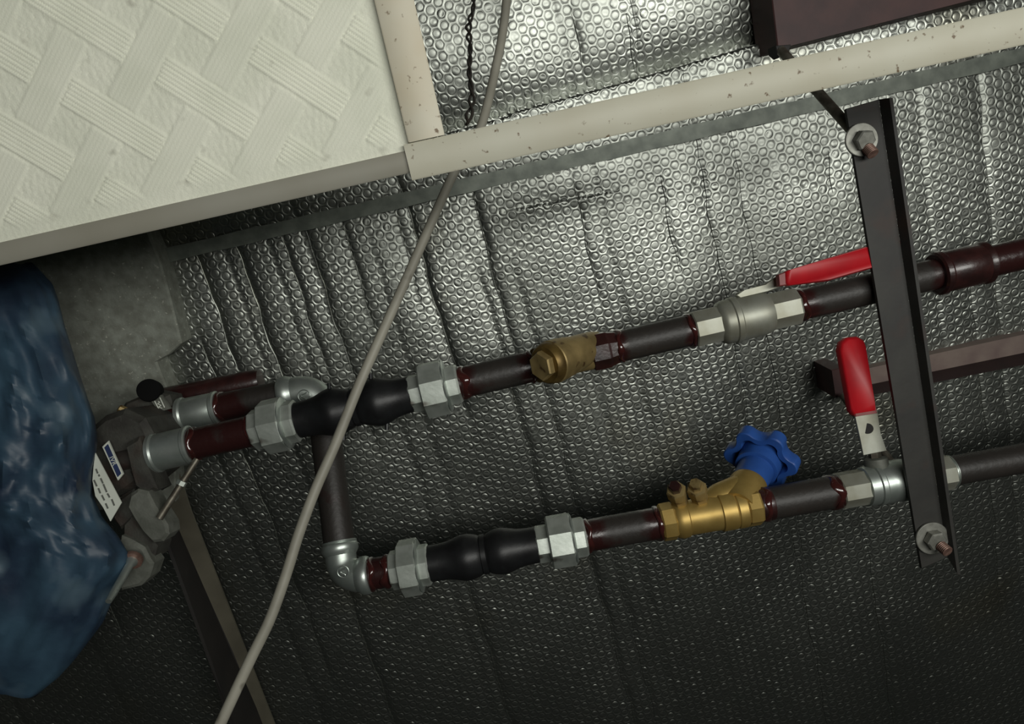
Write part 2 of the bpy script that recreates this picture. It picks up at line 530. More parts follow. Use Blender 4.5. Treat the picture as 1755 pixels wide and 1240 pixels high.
def tile_height(x, y):
    gx = (x - a1[0]) / S; gy = (y - a1[1]) / S
    r2 = math.sqrt(.5)
    h = np.zeros_like(x)
    ii = np.round(gx); jj = np.round(gy)
    rnd = np.sin(x * 2300 + 3 * np.sin(y * 900)) * np.sin(y * 2100 + 3 * np.sin(x * 1100)) + .6 * np.sin(x * 3900 + y * 2700)
    h += .00034 * rnd
    best = np.zeros(x.shape, bool)
    for di in (-1, 0, 1):
        for dj in (-1, 0, 1):
            dx = gx - (ii + di); dy = gy - (jj + dj)
            al = (dx + dy) * r2; ac = (-dx + dy) * r2
            m = (np.abs(al) < .525) & (np.abs(ac) < .170)
            h = np.where(m, .00070 + .00078 * np.cos(ac / .340 * 2 * math.pi * 7.5), h); best |= m
    i2 = np.floor(gx) + .5; j2 = np.floor(gy) + .5
    for di in (-1, 0, 1):
        for dj in (-1, 0, 1):
            dx = gx - (i2 + di); dy = gy - (j2 + dj)
            al = (dx - dy) * r2; ac = (dx + dy) * r2
            m = (np.abs(al) < .525) & (np.abs(ac) < .170) & ~best
            h = np.where(m, .00055 + .00018 * np.cos(ac / .340 * 2 * math.pi * 7.5), h)
    ed = np.minimum(tx1 - .004 - x, ty1 - .002 - y)
    f = np.clip((ed - .006) / .008, 0, 1)
    return h * f + (1 - f) * .0002 * rnd


nx, ny = 680, 360
gx_ = np.linspace(tx0, tx1, nx); gy_ = np.linspace(ty0, ty1, ny)
GX, GY = np.meshgrid(gx_, gy_, indexing='ij')
GZ = ZF - HT + .004 - tile_height(GX, GY)
c0 = np.array([(tx0 + tx1) / 2, (ty0 + ty1) / 2, ZF - HT])
V = np.c_[GX.ravel(), GY.ravel(), GZ.ravel()] - c0
idx = np.arange(nx * ny).reshape(nx, ny)
Q = np.stack([idx[:-1, :-1], idx[1:, :-1], idx[1:, 1:], idx[:-1, 1:]], -1).reshape(-1, 4)[:, ::-1]
tile = thing('ceiling_tile', (c0[0], c0[1], ZF - HT), 'white embossed basket-weave ceiling tile in the upper left corner', 'ceiling tile')
me = bpy.data.meshes.new('embossed_face'); me.from_pydata(V.tolist(), [], Q.tolist())
me.materials.append(MATS['tile']); me.polygons.foreach_set('use_smooth', [True] * len(me.polygons)); me.update()
fo = bpy.data.objects.new('embossed_face', me); COL.objects.link(fo); fo.parent = tile; fo.location = (0, 0, 0)
MB().box(((tx0 + tx1) / 2, (ty0 + ty1) / 2, ZF - HT + .0105), (1, 0, 0), (0, 1, 0), (0, 0, 1), tx1 - tx0, ty1 - ty0, .012).build('backing', 'tile', tile)


def grid_bar(name, p0, p1, width, material, label, face_drop=0.0, z=HT, roll=0.0):
    """inverted tee: face towards the room and an upright web behind it"""
    p0 = np.array([p0[0], p0[1], ZF - z]); p1 = np.array([p1[0], p1[1], ZF - z])
    d = unit(p1 - p0); s = np.cross(UP, d)
    e = thing(name, (p0 + p1) / 2, label, 'ceiling grid', 'ceiling grid bars')
    m = MB()
    rings_ = []
    nseg = 24
    for i in range(nseg + 1):
        c = p0 + (p1 - p0) * i / nseg
        w = width / 2
        prof = [(-w, .0015), (-w, -.0003), (-w + .0012, -.0012), (w - .0012, -.0012), (w, -.0003), (w, .0015), (w - .001, .0015), (-w + .001, .0015)]
        rings_.append([c + s * a + UP * (b + a * roll) for a, b in prof])
    m.rings(rings_)
    m.build('face', material, e, smooth=40)
    MB().box((p0 + p1) / 2 + UP * .0165, d, s, UP, np.linalg.norm(p1 - p0), .0016, .030).build('web', 'grid_grey', e)
    return e


WBAR = .0232
ymid = (gxy(1180, 172)[1])
xl = gxy(700, 277)[0]
grid_bar('ceiling_grid_bar', (xl - .0005, ymid), (xl + .90, ymid), WBAR, 'grid_cream',
         'long cream ceiling grid bar running right from the tile corner, speckled with rust')
yl = gxy(400, 353)[1]
grid_bar('ceiling_grid_bar', (xl - .72, yl - .001), (xl + .004, yl - .0035), .0142, 'grid_grey',
         'narrow grey ceiling grid bar along the lower edge of the white tile', z=HT - .0022)
xc = gxy(706, 130)[0]
grid_bar('ceiling_grid_bar', (xc, ymid - WBAR / 2 - .0004), (xc, ymid - .30), .0242, 'grid_rusty',
         'short stained ceiling grid bar along the right edge of the white tile', z=HT + .0012)

# hanger wire twisted down to the long bar
w0, w1 = on(812, -60, .05), on(801, 212, HT - .025)
e = thing('hanger_wire', w1, 'thin black twisted hanger wire above the long cream grid bar', 'wire')
pa, pb = [], []
for i in range(120):
    s = i / 119
    c = w0 + (w1 - w0) * s + RIGHT * (.0016 * math.sin(s * 9) + .0009 * math.sin(s * 23))
    rad = .0011 + .0010 * max(0, math.sin(s * 14 + 1))
    a = s * 46
    off = RIGHT * math.cos(a) * rad + FWD * math.sin(a) * rad
    pa.append(c + off); pb.append(c - off)
MB().sweep(pa, .0011, 6).build('strand', 'wire', e)
MB().sweep(pb, .0011, 6).build('strand', 'wire', e)

# ================================================================== PIPE RUNS
ZU, ZL, ZB = .68, .70, .748
KU, KL, KB = ZU / FPX, ZL / FPX, ZB / FPX     # metres per pixel at each run's distance


def U(px, dy=0):                               # upper run axis
    return at(px, 768 - (px - 300) * .2292 + dy, ZU)


def L(px, dy=0):                               # lower run axis
    return at(px, 980 - (px - 655) * .1777 + dy, ZL)


def B(px, dy=0):                               # branch behind the upper run
    return at(px, 705 - (px - 343) * .203 + dy, ZB)


def pr(fn, k, prof):
    return [(fn(x), r * k) for x, r in prof]


def pipe(fn, k, x0, x1, r, label, name='steel_pipe', paint0=.9, paint1=.9, reach=26, group='painted steel pipes'):
    n = max(8, int(abs(x1 - x0) / 5))
    prof, pt = [], []
    for i in range(n + 1):
        x = x0 + (x1 - x0) * i / n
        prof.append((fn(x), r * k * (1 + .006 * math.sin(i * 2.1))))
        pt.append(max(paint0 * math.exp(-(abs(x - x0) / reach) ** 2), paint1 * math.exp(-(abs(x - x1) / reach) ** 2)) + .02)
    o = MB().lathe(prof, 28, paint=pt).build(name, 'pipe')
    return tag(o, label, 'pipe', group)


def paint_ring(fn, k, x0, x1, r, parent, name='paint_ring'):
    """thick brushed maroon paint round a joint"""
    prof = [(fn(x0), r * k * .98), (fn(x0 + (x1 - x0) * .15), r * k * 1.04), (fn((x0 + x1) / 2), r * k * 1.02), (fn(x0 + (x1 - x0) * .9), r * k * 1.03), (fn(x1), r * k * .985)]
    m = MB(); m.lathe(prof, 28)
    return m.build(name, 'maroon', parent)


def union(fn, k, x, w, label, flip=False, rn=47, rc=33, rot=.2):
    """three-piece union: octagonal collar, big octagonal nut, octagonal tail"""
    e = thing('pipe_union', fn(x), label, 'pipe union', 'galvanised pipe unions')
    s = -1 if flip else 1
    X = lambda u: x + s * u * w
    f = math.pi / 8 + rot
    MB().lathe(pr(fn, k, [(X(-.50), rc * .97), (X(-.48), rc), (X(-.20), rc), (X(-.15), rc * .9)]), 8, f).build('collar', 'zinc', e, smooth=0)
    MB().lathe(pr(fn, k, [(X(-.26), rn * .93), (X(-.23), rn), (X(.20), rn), (X(.23), rn * .96)]), 8, f).build('nut', 'zinc', e, smooth=0)
    MB().lathe(pr(fn, k, [(X(.21), rn * .93), (X(.235), rn * .95), (X(.25), rn * .90), (X(.27), rn * .84)]), 32, 0).build('bead', 'zinc_bright', e)
    MB().lathe(pr(fn, k, [(X(.22), rc * 1.06), (X(.46), rc * 1.06), (X(.50), rc * .98)]), 8, f).build('tail', 'zinc', e, smooth=0)
    return e


def rubber(fn, k, x0, x1, b1, b2, r0, rb, label):
    e = thing('rubber_connector', fn((x0 + x1) / 2), label, 'pipe connector', 'black rubber connectors')
    n = 60; prof = []
    mid = (b1 + b2) / 2
    for i in range(n + 1):
        x = x0 + (x1 - x0) * i / n
        g = max(math.exp(-((x - b1) / 24) ** 2), math.exp(-((x - b2) / 24) ** 2))
        r = r0 + (rb - r0) * g
        r -= 3.5 * math.exp(-((x - mid) / 6) ** 2)
        prof.append((fn(x), r * k))
    MB().lathe(prof, 36).build('bellows', 'rubber', e, smooth=60)
    rm = r0 + (rb - r0) * math.exp(-((mid - b1) / 24) ** 2)
    MB().lathe(pr(fn, k, [(mid - 6, rm - 3), (mid - 4, rm + 1.5), (mid + 4, rm + 1.5), (mid + 6, rm - 3)]), 36).build('waist_band', 'rubber', e, smooth=60)
    return e


def coupling(fn, k, x0, x1, r, label, material='zinc_bright'):
    w = x1 - x0
    e = thing('pipe_coupling', fn((x0 + x1) / 2), label, 'pipe coupling', 'pipe couplings')
    MB().lathe(pr(fn, k, [(x0 + .02 * w, r * .86), (x0 + .1 * w, r * .97), (x0 + .9 * w, r * .97), (x0 + .98 * w, r * .86)]), 36).build('sleeve', material, e)
    MB().lathe(pr(fn, k, [(x0, r * .93), (x0 + .03 * w, r * 1.04), (x0 + .12 * w, r * 1.05), (x0 + .17 * w, r * .96)]), 36).build('rim', material, e)
    MB().lathe(pr(fn, k, [(x0 + .86 * w, r * .96), (x0 + .9 * w, r * 1.02), (x0 + .97 * w, r * 1.02), (x0 + w, r * .93)]), 36).build('rim', material, e)
    return e


RP = 27.0
# ---- upper run
pipe(U, KU, 205, 268, 22, 'short rusty brown stub pipe entering the dark valve at left', name='pipe_stub', paint0=.2, paint1=.5)
coupling(U, KU, 262, 330, 33, 'bright galvanised coupling nearest the dark valve, on the upper pipe run')
o = pipe(U, KU, 328, 438, 27, 'glossy maroon painted nipple between the front coupling and the first union', name='pipe_nipple', paint0=1, paint1=1, reach=60)
union(U, KU, 473, 76, 'galvanised union at the left end of the upper black rubber connector', rn=47, rc=35, rot=.25)
r1 = rubber(U, KU, 509, 706, 573, 648, 31, 42, 'black rubber connector with two bulges on the upper run, crossed by the grey cable')
for (x, a) in ((566, 62), (636, 70), (664, -66), (590, -70)):
    q = U(x)
    dirv = unit(-DOWN * math.sin(math.radians(a)) - FWD * math.cos(math.radians(a)) * .3)
    MB().lathe([(q + dirv * 38 * KU, .0021), (q + dirv * 52 * KU, .0019)], 8).build('mould_tab', 'rubber', r1)
union(U, KU, 746, 84, 'galvanised union at the right end of the upper black rubber connector', rn=49, rc=33, rot=.12)
pipe(U, KU, 784, 922, RP, 'black steel pipe with maroon painted ends left of the brass strainer', paint0=1.1, paint1=1.0, reach=30)

# brass strainer
e = thing('y_strainer', U(970), 'aged brass strainer with hexagonal cap on the upper pipe run', 'strainer')
MB().lathe(pr(U, KU, [(914, 29), (918, 32), (942, 32), (946, 30)]), 8, math.pi / 8).build('inlet_hex', 'brass_dark', e, smooth=0)
MB().lathe(pr(U, KU, [(940, 28), (960, 29), (1000, 28), (1014, 29)]), 28).build('body', 'brass_old', e)
s0, s1 = at(1024, 590, .688), at(936, 624, .640)
sp = lambda t: s0 + (s1 - s0) * t
kk = .66 / FPX
MB().lathe([(sp(0), 24 * kk), (sp(.1), 27 * kk), (sp(.45), 31 * kk), (sp(.62), 33 * kk), (sp(.63), 34.5 * kk), (sp(.72), 35 * kk), (sp(.73), 36 * kk), (sp(.90), 37 * kk), (sp(.92), 35 * kk)], 32).build('basket_leg', 'brass_old', e)
MB().lathe([(sp(.91), 35.5 * kk), (sp(.93), 36 * kk), (sp(1.0), 34 * kk), (sp(1.03), 31 * kk)], 32).build('cap', 'brass_dark', e)
MB().lathe([(sp(1.02), 25 * kk), (sp(1.10), 25 * kk), (sp(1.12), 23 * kk)], 6, .3).build('cap_hex', 'brass_old', e, smooth=0)
MB().box(at(975, 586, .655), U(1000) - U(900), DOWN, FWD, 16 * KU, 6 * KU, 2 * KU, .0004).build('raised_mark', 'brass_old', e)
MB().lathe(pr(U, KU, [(1011, 29), (1014, 32.5), (1040, 33), (1044, 31), (1056, 28.5)]), 8, math.pi / 8 + .1).build('painted_collar', 'maroon', e, smooth=0)
pipe(U, KU, 1050, 1188, RP, 'black steel pipe between the brass strainer and the upper ball valve', paint0=1.0, paint1=.6, reach=22)

# upper ball valve
e = thing('ball_valve', U(1275), 'silver ball valve on the upper run with its red lever lying along the pipe', 'valve')
MB().lathe(pr(U, KU, [(1187, 30), (1189, 32), (1230, 32), (1233, 29)]), 8, math.pi / 8 + .05).build('end_hex', 'valve_nickel', e, smooth=0)
MB().lathe(pr(U, KU, [(1229, 28), (1234, 35), (1240, 37.5), (1252, 38), (1254, 40), (1262, 40), (1264, 38), (1300, 37.5), (1310, 36), (1318, 33)]), 40).build('body', 'valve_nickel', e)
MB().lathe(pr(U, KU, [(1314, 30), (1316, 33), (1362, 33), (1365, 31)]), 8, math.pi / 8 + .05).build('end_hex', 'valve_nickel', e, smooth=0)
ud = unit(U(1400) - U(1300)); un = unit(np.cross(ud, FWD));
if np.dot(un, DOWN) > 0: un = -un
MB().lathe([(U(1288) + un * 30 * KU + FWD * .004, .009), (U(1288) + un * 44 * KU + FWD * .004, .0085), (U(1288) + un * 46 * KU + FWD * .004, .006)], 12).build('stem', 'valve_nickel', e)


def bar_poly(pts, z, off, name, material, parent, bevel=.001, smooth=35):
    return MB().prism([at(x, y, z) for x, y in pts], off, bevel).build(name, material, parent, smooth=smooth)


bar_poly([(1262, 506), (1275, 497), (1312, 486), (1330, 474), (1362, 464), (1364, 484), (1336, 492), (1316, 500), (1268, 510)], .672, FWD * .004, 'lever_plate', 'valve_nickel', e)
sl = bar_poly([(1346, 466), (1352, 462), (1486, 421), (1540, 409), (1552, 414), (1556, 434), (1548, 446), (1490, 461), (1420, 481), (1352, 489), (1347, 486)], .652, FWD * .009, 'lever_sleeve', 'red_vinyl', e, bevel=.0025, smooth=60)
sl['label'] = 'red vinyl grip'
bar_poly([(1334, 470), (1348, 465), (1350, 488), (1336, 490)], .654, FWD * .007, 'sleeve_mouth', 'red_faded', e)
pipe(U, KU, 1364, 1612, 26.5, 'black steel pipe right of the upper ball valve, passing behind the angle bracket', paint0=.8, paint1=.7, reach=30)
coupling(U, KU, 1602, 1690, 36, 'maroon painted coupling at the right edge on the upper run', 'maroon')
pipe(U, KU, 1686, 2320, 27, 'maroon pipe leaving the picture at the right on the upper run', paint0=1, paint1=1, reach=90)

# ---- branch behind: coupling, nipple, elbow, drop pipe, elbow
pipe(B, KB, 236, 316, 25, 'dark maroon pipe behind the stub, left of the rear coupling', paint0=1, paint1=1, reach=60)
coupling(B, KB, 309, 376, 29, 'galvanised coupling on the rear branch, just above the front one')
pipe(B, KB, 372, 486, 24.5, 'dark maroon nipple between the rear coupling and the upper elbow', name='pipe_nipple', paint0=1, paint1=.2, reach=50)


def elbow(name, path, k, label, hubs, rb, material='zinc_bright', mark=None):
    e = thing(name, path[len(path) // 2], label, 'pipe elbow', 'galvanised elbows')
    MB().sweep(path, [rb * k] * len(path), 28).build('bend', material, e, smooth=60)
    for a, b, r in hubs:
        d = b - a
        MB().lathe([(a - d * .04, r * k * .9), (a, r * k * .98), (a + d * .2, r * k * 1.04), (a + d * .55, r * k * 1.04), (a + d * .75, r * k * .97), (b, rb * k * .98)], 32).build('hub', material, e, smooth=50)
    if mark is not None:
        c, nrm, r = mark
        e1, e2 = frame_of(nrm, RIGHT)
        ring_ = [c + r * (math.cos(t) * e1 + math.sin(t) * e2) for t in np.linspace(0, 2 * math.pi, 25)]
        MB().sweep(ring_, .0006, 6).build('raised_ring', material, e)
        s_ = [c + nrm * .0002 + r * .62 * (math.cos(t) * e1 * .7 * (1 if t < math.pi else 1) + (t / math.pi - 1) * e2) for t in np.linspace(0, 2 * math.pi, 16)]
        MB().sweep(s_, .0006, 6).build('raised_mark', material, e)
    return e


def bezier(p0, p1, p2, n=16):
    return [p0 * (1 - t) ** 2 + 2 * p1 * t * (1 - t) + p2 * t * t for t in np.linspace(0, 1, n)]


def drop(py):                                  # drop pipe axis between the elbows
    s = (py - 690) / (935 - 690)
    return at(551.5 + 30.5 * s, py, .752 + (.712 - .752) * s)


pth = [B(484), B(500)] + bezier(B(512), B(548, 2), drop(712)) + [drop(722)]
elbow('pipe_elbow', pth, KB, 'galvanised elbow half hidden behind the upper rubber connector', [(B(482), B(505), 30)], 26,
      mark=(at(521, 678, ZB - .0168), -FWD, 10 * KB))
n = 40
dp = [drop(720 + (932 - 720) * i / n) for i in range(n + 1)]
tag(MB().sweep(dp, .0157, 28, paint=[.12] * (n + 1)).build('steel_pipe', 'pipe'), 'plain dark steel drop pipe between the two galvanised elbows', 'pipe', 'painted steel pipes')
p_end = L(628)
pth = [drop(930), drop(944)] + bezier(drop(950), at(585, 985, .706), L(618)) + [L(628)]
el2 = elbow('pipe_elbow', pth, KL, 'galvanised elbow at the foot of the drop pipe', [(drop(931), drop(952), 30.5), (L(634), L(612), 31)], 26.5,
            mark=(at(588, 979, ZL - .0166), -FWD, 9.5 * KL))
ang_ = [drop(929) + .0166 * (math.cos(t) * unit(np.cross(drop(940) - drop(920), FWD)) + math.sin(t) * unit(np.cross(drop(940) - drop(920), RIGHT))) for t in np.linspace(0, 6.283, 33)]
MB().sweep(ang_, .0012, 6).build('thread_ring', 'zinc_bright', el2)

# ---- lower run
pipe(L, KL, 632, 682, 26.5, 'short glossy maroon nipple between the lower elbow and its union', name='pipe_nipple', paint0=1.2, paint1=1.2, reach=90)
union(L, KL, 704, 66, 'galvanised union at the left end of the lower black rubber connector', rn=48, rc=33, rot=.05)
rubber(L, KL, 736, 921, 800, 860, 30.5, 39, 'black rubber connector with two bulges on the lower run')
union(L, KL, 962, 84, 'galvanised union at the right end of the lower black rubber connector', rn=46, rc=32.5, rot=-.1)
pipe(L, KL, 1002, 1136, RP, 'dark maroon pipe between the lower union and the brass balancing valve', paint0=1.0, paint1=.9, reach=34)

# brass balancing valve
e = thing('balancing_valve', L(1215), 'yellow brass balancing valve with a blue lobed handwheel on the lower run', 'valve')
MB().lathe(pr(L, KL, [(1131, 29), (1134, 32), (1153, 32.5), (1156, 30)]), 8, math.pi / 8 + .3).build('end_hex', 'brass', e, smooth=0)
MB().lathe(pr(L, KL, [(1154, 28), (1158, 31), (1166, 33), (1176, 32), (1178, 29.5), (1228, 30), (1232, 31)]), 36).build('body', 'brass', e)
MB().lathe(pr(L, KL, [(1230, 29), (1233, 33), (1256, 33), (1258, 31.5), (1260, 33), (1274, 33), (1276, 31)]), 36).build('seat_ring', 'brass', e)
MB().lathe(pr(L, KL, [(1275, 30), (1278, 33), (1297, 33), (1300, 31)]), 8, math.pi / 8 + .3).build('end_hex', 'brass', e, smooth=0)
paint_ring(L, KL, 1299, 1322, 28, e)
w_dir = unit(RIGHT * .53 - DOWN * .50 + FWD * .68)
wb = at(1270, 856, .702)
wp = lambda m: wb + w_dir * m
MB().lathe([(wp(-.010), .0165), (wp(.012), .0185), (wp(.022), .0195), (wp(.026), .0185)], 32).build('bonnet', 'brass', e)
MB().lathe([(at(1206, 866, .706), .0115), (at(1232, 855, .707), .0155), (wp(.016), .0178)], 28).build('saddle', 'brass', e)
MB().lathe([(wp(.024), .0178), (wp(.052), .0182)], 36).build('neck', 'blue_plastic', e)
MB().lathe([(wp(.050), .0195), (wp(.0505), .0218), (wp(.072), .0226)], 40).build('collar', 'blue_plastic', e)
wc = wp(.062)
e1, e2 = frame_of(w_dir, -DOWN)
rings_ = []
for (zz, base_r, amp) in ((.0120, .0215, .0), (.0120, .0245, .0030), (.0012, .0255, .0030), (0, .0262, .0030), (0, .0330, .0042), (.0012, .0342, .0044), (.0148, .0342, .0044), (.016, .0330, .0042)):
    ring_ = []
    for k in range(96):
        t = 2 * math.pi * k / 96
        c_ = math.cos(6 * t + 2.2)
        r = base_r + amp * math.copysign(abs(c_) ** .7, c_)
        ring_.append(wc + w_dir * zz + r * (math.cos(t) * e1 + math.sin(t) * e2))
    rings_.append(ring_)
MB().rings(rings_).build('handwheel', 'blue_plastic', e, smooth=40)
for (px, py, painted) in ((1158, 838, True), (1193, 834, False)):
    mname = 'brass_old' if not painted else 'maroon'
    b0, b1 = at(px + 7, py + 22, .698), at(px, py, .676)
    pp = lambda t: b0 + (b1 - b0) * t
    po = MB().lathe([(pp(-.3), .0085), (pp(.45), .0085), (pp(.5), .0098), (pp(.95), .0098), (pp(1.02), .0086)], 6, .4).build('test_port', 'brass_old', e, smooth=0)
    MB().lathe([(pp(1.0), .0062), (pp(1.25), .0060), (pp(1.3), .0052)], 6, .2).build('port_cap', mname, po, smooth=0)
pipe(L, KL, 1300, 1440, 28, 'black steel pipe between the brass balancing valve and the lower ball valve', paint0=.8, paint1=1.0, reach=18)

# lower ball valve
e = thing('ball_valve', L(1510), 'silver ball valve on the lower run with its red lever standing up', 'valve')
MB().lathe(pr(L, KL, [(1436, 29), (1438, 31), (1480, 31), (1482, 29)]), 8, math.pi / 8).build('end_hex', 'valve_nickel', e, smooth=0)
MB().lathe(pr(L, KL, [(1478, 27), (1481, 33), (1496, 34), (1498, 36), (1505, 36), (1507, 34.5), (1545, 36), (1568, 33), (1580, 30)]), 40).build('body', 'zinc_bright', e)
MB().lathe(pr(L, KL, [(1578, 28), (1580, 31), (1624, 31), (1627, 27)]), 8, math.pi / 8).build('end_hex', 'valve_nickel', e, smooth=0)
ld = unit(L(1600) - L(1500)); ln = unit(np.cross(ld, FWD))
if np.dot(ln, DOWN) > 0: ln = -ln
g0 = L(1508)
MB().lathe([(g0 + ln * 28 * KL, .0115), (g0 + ln * 44 * KL, .011), (g0 + ln * 46 * KL, .008)], 20).build('gland', 'casting_light', e)
MB().lathe([(g0 + ln * 44 * KL, .006), (g0 + ln * 62 * KL, .006)], 6).build('stem_nut', 'rod_steel', e, smooth=0)
m = MB()
outer = [(1464, 706), (1503, 700), (1510, 742), (1520, 772), (1480, 780), (1474, 752)]
hole = [(1487 + 9 * math.cos(t), 734 + 10 * math.sin(t)) for t in np.linspace(0, 2 * math.pi, 18, endpoint=False)]
m2 = bar_poly(outer, .690, FWD * .003, 'lever_plate', 'label_white', e, bevel=.0005)
m2.data.materials.clear(); m2.data.materials.append(MATS['valve_nickel'])
MB().lathe([(at(1487, 734, .6903), .0052), (at(1487, 734, .6893), .0052)], 18).build('lever_hole', 'dark_face', m2)
sl = bar_poly([(1441, 600), (1444, 586), (1454, 578), (1470, 576), (1482, 582), (1486, 592), (1502, 695), (1502, 706), (1466, 712), (1460, 704)], .6855, FWD * .011, 'lever_sleeve', 'red_vinyl', e, bevel=.0028, smooth=60)
sl['label'] = 'red vinyl grip'
bar_poly([(1463, 700), (1502, 694), (1504, 708), (1466, 714)], .6865, FWD * .008, 'sleeve_mouth', 'red_faded', e)
e2_ = pipe(L, KL, 1622, 2320, 25, 'plain black pipe leaving the picture at the right on the lower run', paint0=0, paint1=0)
coupling(L, KL, 1615, 1630, 27, 'thin bright ring where the lower pipe leaves the bracket', 'zinc_bright')

def paint_bead(owner_px, fn, k, x, w, r, seed):
    """lumpy wet-looking paint bead round a joint"""
    rg = random.Random(seed)
    d = unit(fn(x + 5) - fn(x)); e1, e2 = frame_of(d)
    rs = []
    ph = [rg.uniform(0, 6.28) for _ in range(4)]
    for f, q in ((-.5, .97), (-.3, 1.035), (0, 1.055), (.3, 1.03), (.5, .965)):
        ring_ = []
        for j in range(36):
            t = 2 * math.pi * j / 36
            lump = 1 + .018 * math.sin(3 * t + ph[0]) + .014 * math.sin(7 * t + ph[1])
            sh = .22 * math.sin(2 * t + ph[2]) + .18 * math.sin(5 * t + ph[3])
            ring_.append(fn(x + w * (f * (1 + .3 * math.sin(4 * t + ph[1])) + sh)) + r * k * q * lump * (math.cos(t) * e1 + math.sin(t) * e2))
        rs.append(ring_)
    return MB().rings(rs).build('paint_bead', 'maroon_wet', owner_px, smooth=60)


def owner(text):
    return [o for o in COL.objects if o.get('label', '').startswith(text)][0]


for txt, fn, k, x, w, r in (('glossy maroon painted nipple', U, KU, 335, 10, 28), ('glossy maroon painted nipple', U, KU, 433, 9, 27.5),
                            ('black steel pipe with maroon', U, KU, 795, 14, 28), ('black steel pipe with maroon', U, KU, 912, 9, 28),
                            ('black steel pipe between the brass strainer', U, KU, 1060, 9, 28), ('black steel pipe between the brass strainer', U, KU, 1182, 8, 28.5),
                            ('black steel pipe right of', U, KU, 1372, 10, 27.5), ('dark maroon nipple', B, KB, 379, 8, 25.5),
                            ('short glossy maroon', L, KL, 639, 9, 28), ('short glossy maroon', L, KL, 664, 12, 27.5),
                            ('dark maroon pipe between the lower', L, KL, 1008, 9, 28.5), ('dark maroon pipe between the lower', L, KL, 1127, 8, 28.5),
                            ('black steel pipe between the brass balancing', L, KL, 1310, 12, 29), ('black steel pipe between the brass balancing', L, KL, 1428, 14, 29)):
    paint_bead(owner(txt), fn, k, x, w, r, int(x))

# dark red pipe end behind the branch, close to the foil
o = MB().lathe([(at(262, 690, .80), .0145), (at(300, 682, .80), .0145), (at(440, 654, .80), .0145), (at(447, 652, .80), .0125)], 24, paint=[1, 1, 1, 1]).build('pipe_end', 'maroon')
tag(o, 'dark red painted pipe end tucked behind the rear branch beside the foil', 'pipe', 'painted steel pipes')

# ================================================================== BRACKET, RODS AND BEAMS
bz = lambda y: .640 + (y - 240) / (921 - 240) * .038
e = thing('angle_bracket', at(1530, 560, bz(560)), 'long dark steel angle bracket crossing in front of both pipe runs', 'bracket')
c_tl, c_tr = at(1450, 186, bz(186)), at(1506, 170, bz(170))
c_bl, c_br = at(1580, 974, bz(974)), at(1617, 962, bz(962))
c_br = at(1624, 955, bz(955))
MB().prism([c_tl, c_tr, c_br, c_bl], FWD * .004, .0006).build('flange', 'black_steel', e, smooth=20)
toc = lambda P, m: P + unit(CAM * 0 + (-UP) * 1.0) * m
MB().prism([c_tr, c_tr - UP * .010 + RIGHT * .004, at(1641, 984, bz(984) - .009), c_br], RIGHT * .003, .0004).build('leg', 'black_steel', e, smooth=20)


def fastener(px, py, z, pts, label_r, label_n, rod_mat):
    """hanger rod with a washer and a nut under the bracket"""
    nrm = unit(np.cross(c_tr - c_tl, c_bl - c_tl))
    if np.dot(nrm, FWD) > 0: nrm = -nrm
    c = at(px, py, z)
    t = thing('hanger_rod', c, label_r, 'rod', 'bracket hanger rods')
    MB().sweep(pts, .0048, 12).build('rod', rod_mat, t)
    tip = pts[0]
    d = unit(pts[0] - pts[1])
    for q in range(6):
        a = tip - d * (.0005 + q * .0016)
        MB().lathe([(a, .0049), (a + d * .0005, .0054), (a + d * .001, .0049)], 12).build('thread', 'rod_rust', t)
    b = thing('washer_nut', c, label_n, 'nut', 'bracket nuts and washers')
    k = z / FPX
    w0 = c + nrm * .0004
    prof = [(w0, 28 * k), (w0 + nrm * .0018, 28 * k), (w0 + nrm * .0022, 27 * k)]
    MB().lathe(prof, 36).build('washer', 'washer', b)
    nd_ = unit(nrm + d * .6)
    n0 = w0 + nrm * .0022
    MB().lathe([(n0, 17 * k), (n0 + nd_ * .0065, 17.5 * k), (n0 + nd_ * .0078, 15 * k)], 6, .3).build('nut', 'washer', b, smooth=0)
    return t


c1 = at(1475, 240, bz(240)); f1 = on(1338, 86, .05)
d1 = unit(c1 - f1)
fastener(1475, 240, bz(240) - .001, [c1 + d1 * .020, c1, f1 + (c1 - f1) * .5, f1],
         'dark slanting hanger rod from the bracket top up to the brown beam', 'washer and nut at the top end of the angle bracket', 'rod_steel')
c2 = at(1596, 921, bz(921))
d2 = unit(RIGHT * .26 + DOWN * .45 - FWD * .9)
fastener(1596, 921, bz(921) - .001, [c2 + d2 * .020, c2, at(1592, 882, .718), at(1562, 838, .742), at(1500, 757, .775), at(1445, 676, .812)],
         'bent hanger rod behind the lower end of the angle bracket', 'washer and nut at the lower end of the angle bracket', 'rod_steel')

# brown beams fixed under the foil
bx0 = on(1333, 84, .045)
e = thing('roof_beam', bx0, 'dark brown steel beam in the upper right corner above the long grid bar', 'beam', 'brown roof beams')
MB().prism([on(1333, 84, .045), on(1660, 2, .045), on(2320, -163, .045), on(2320, -330, .045), on(1316, -60, .045)], UP * .055, .001).build('soffit', 'beam_maroon', e)
MB().prism([on(1329, 78, .052), on(1356, 76, .052), on(1352, 92, .052), on(1340, 97, .052), on(1331, 90, .052)], UP * .02, .001).build('end_lug', 'dark_face', e)
e = thing('roof_beam', on(1540, 640, .01), 'pale brown steel angle behind the upright red lever', 'beam', 'brown roof beams')
MB().prism([on(1446, 640, .012), on(1446, 668, .012), on(2320, 494, .012), on(2320, 450, .012)], UP * .018).build('flange', 'beam_pale', e)
MB().prism([on(1446, 668, .014), on(1446, 686, .040), on(2320, 513, .040), on(2320, 488, .014)], UP * .006 + DOWN * .002).build('leg', 'beam_leg', e)
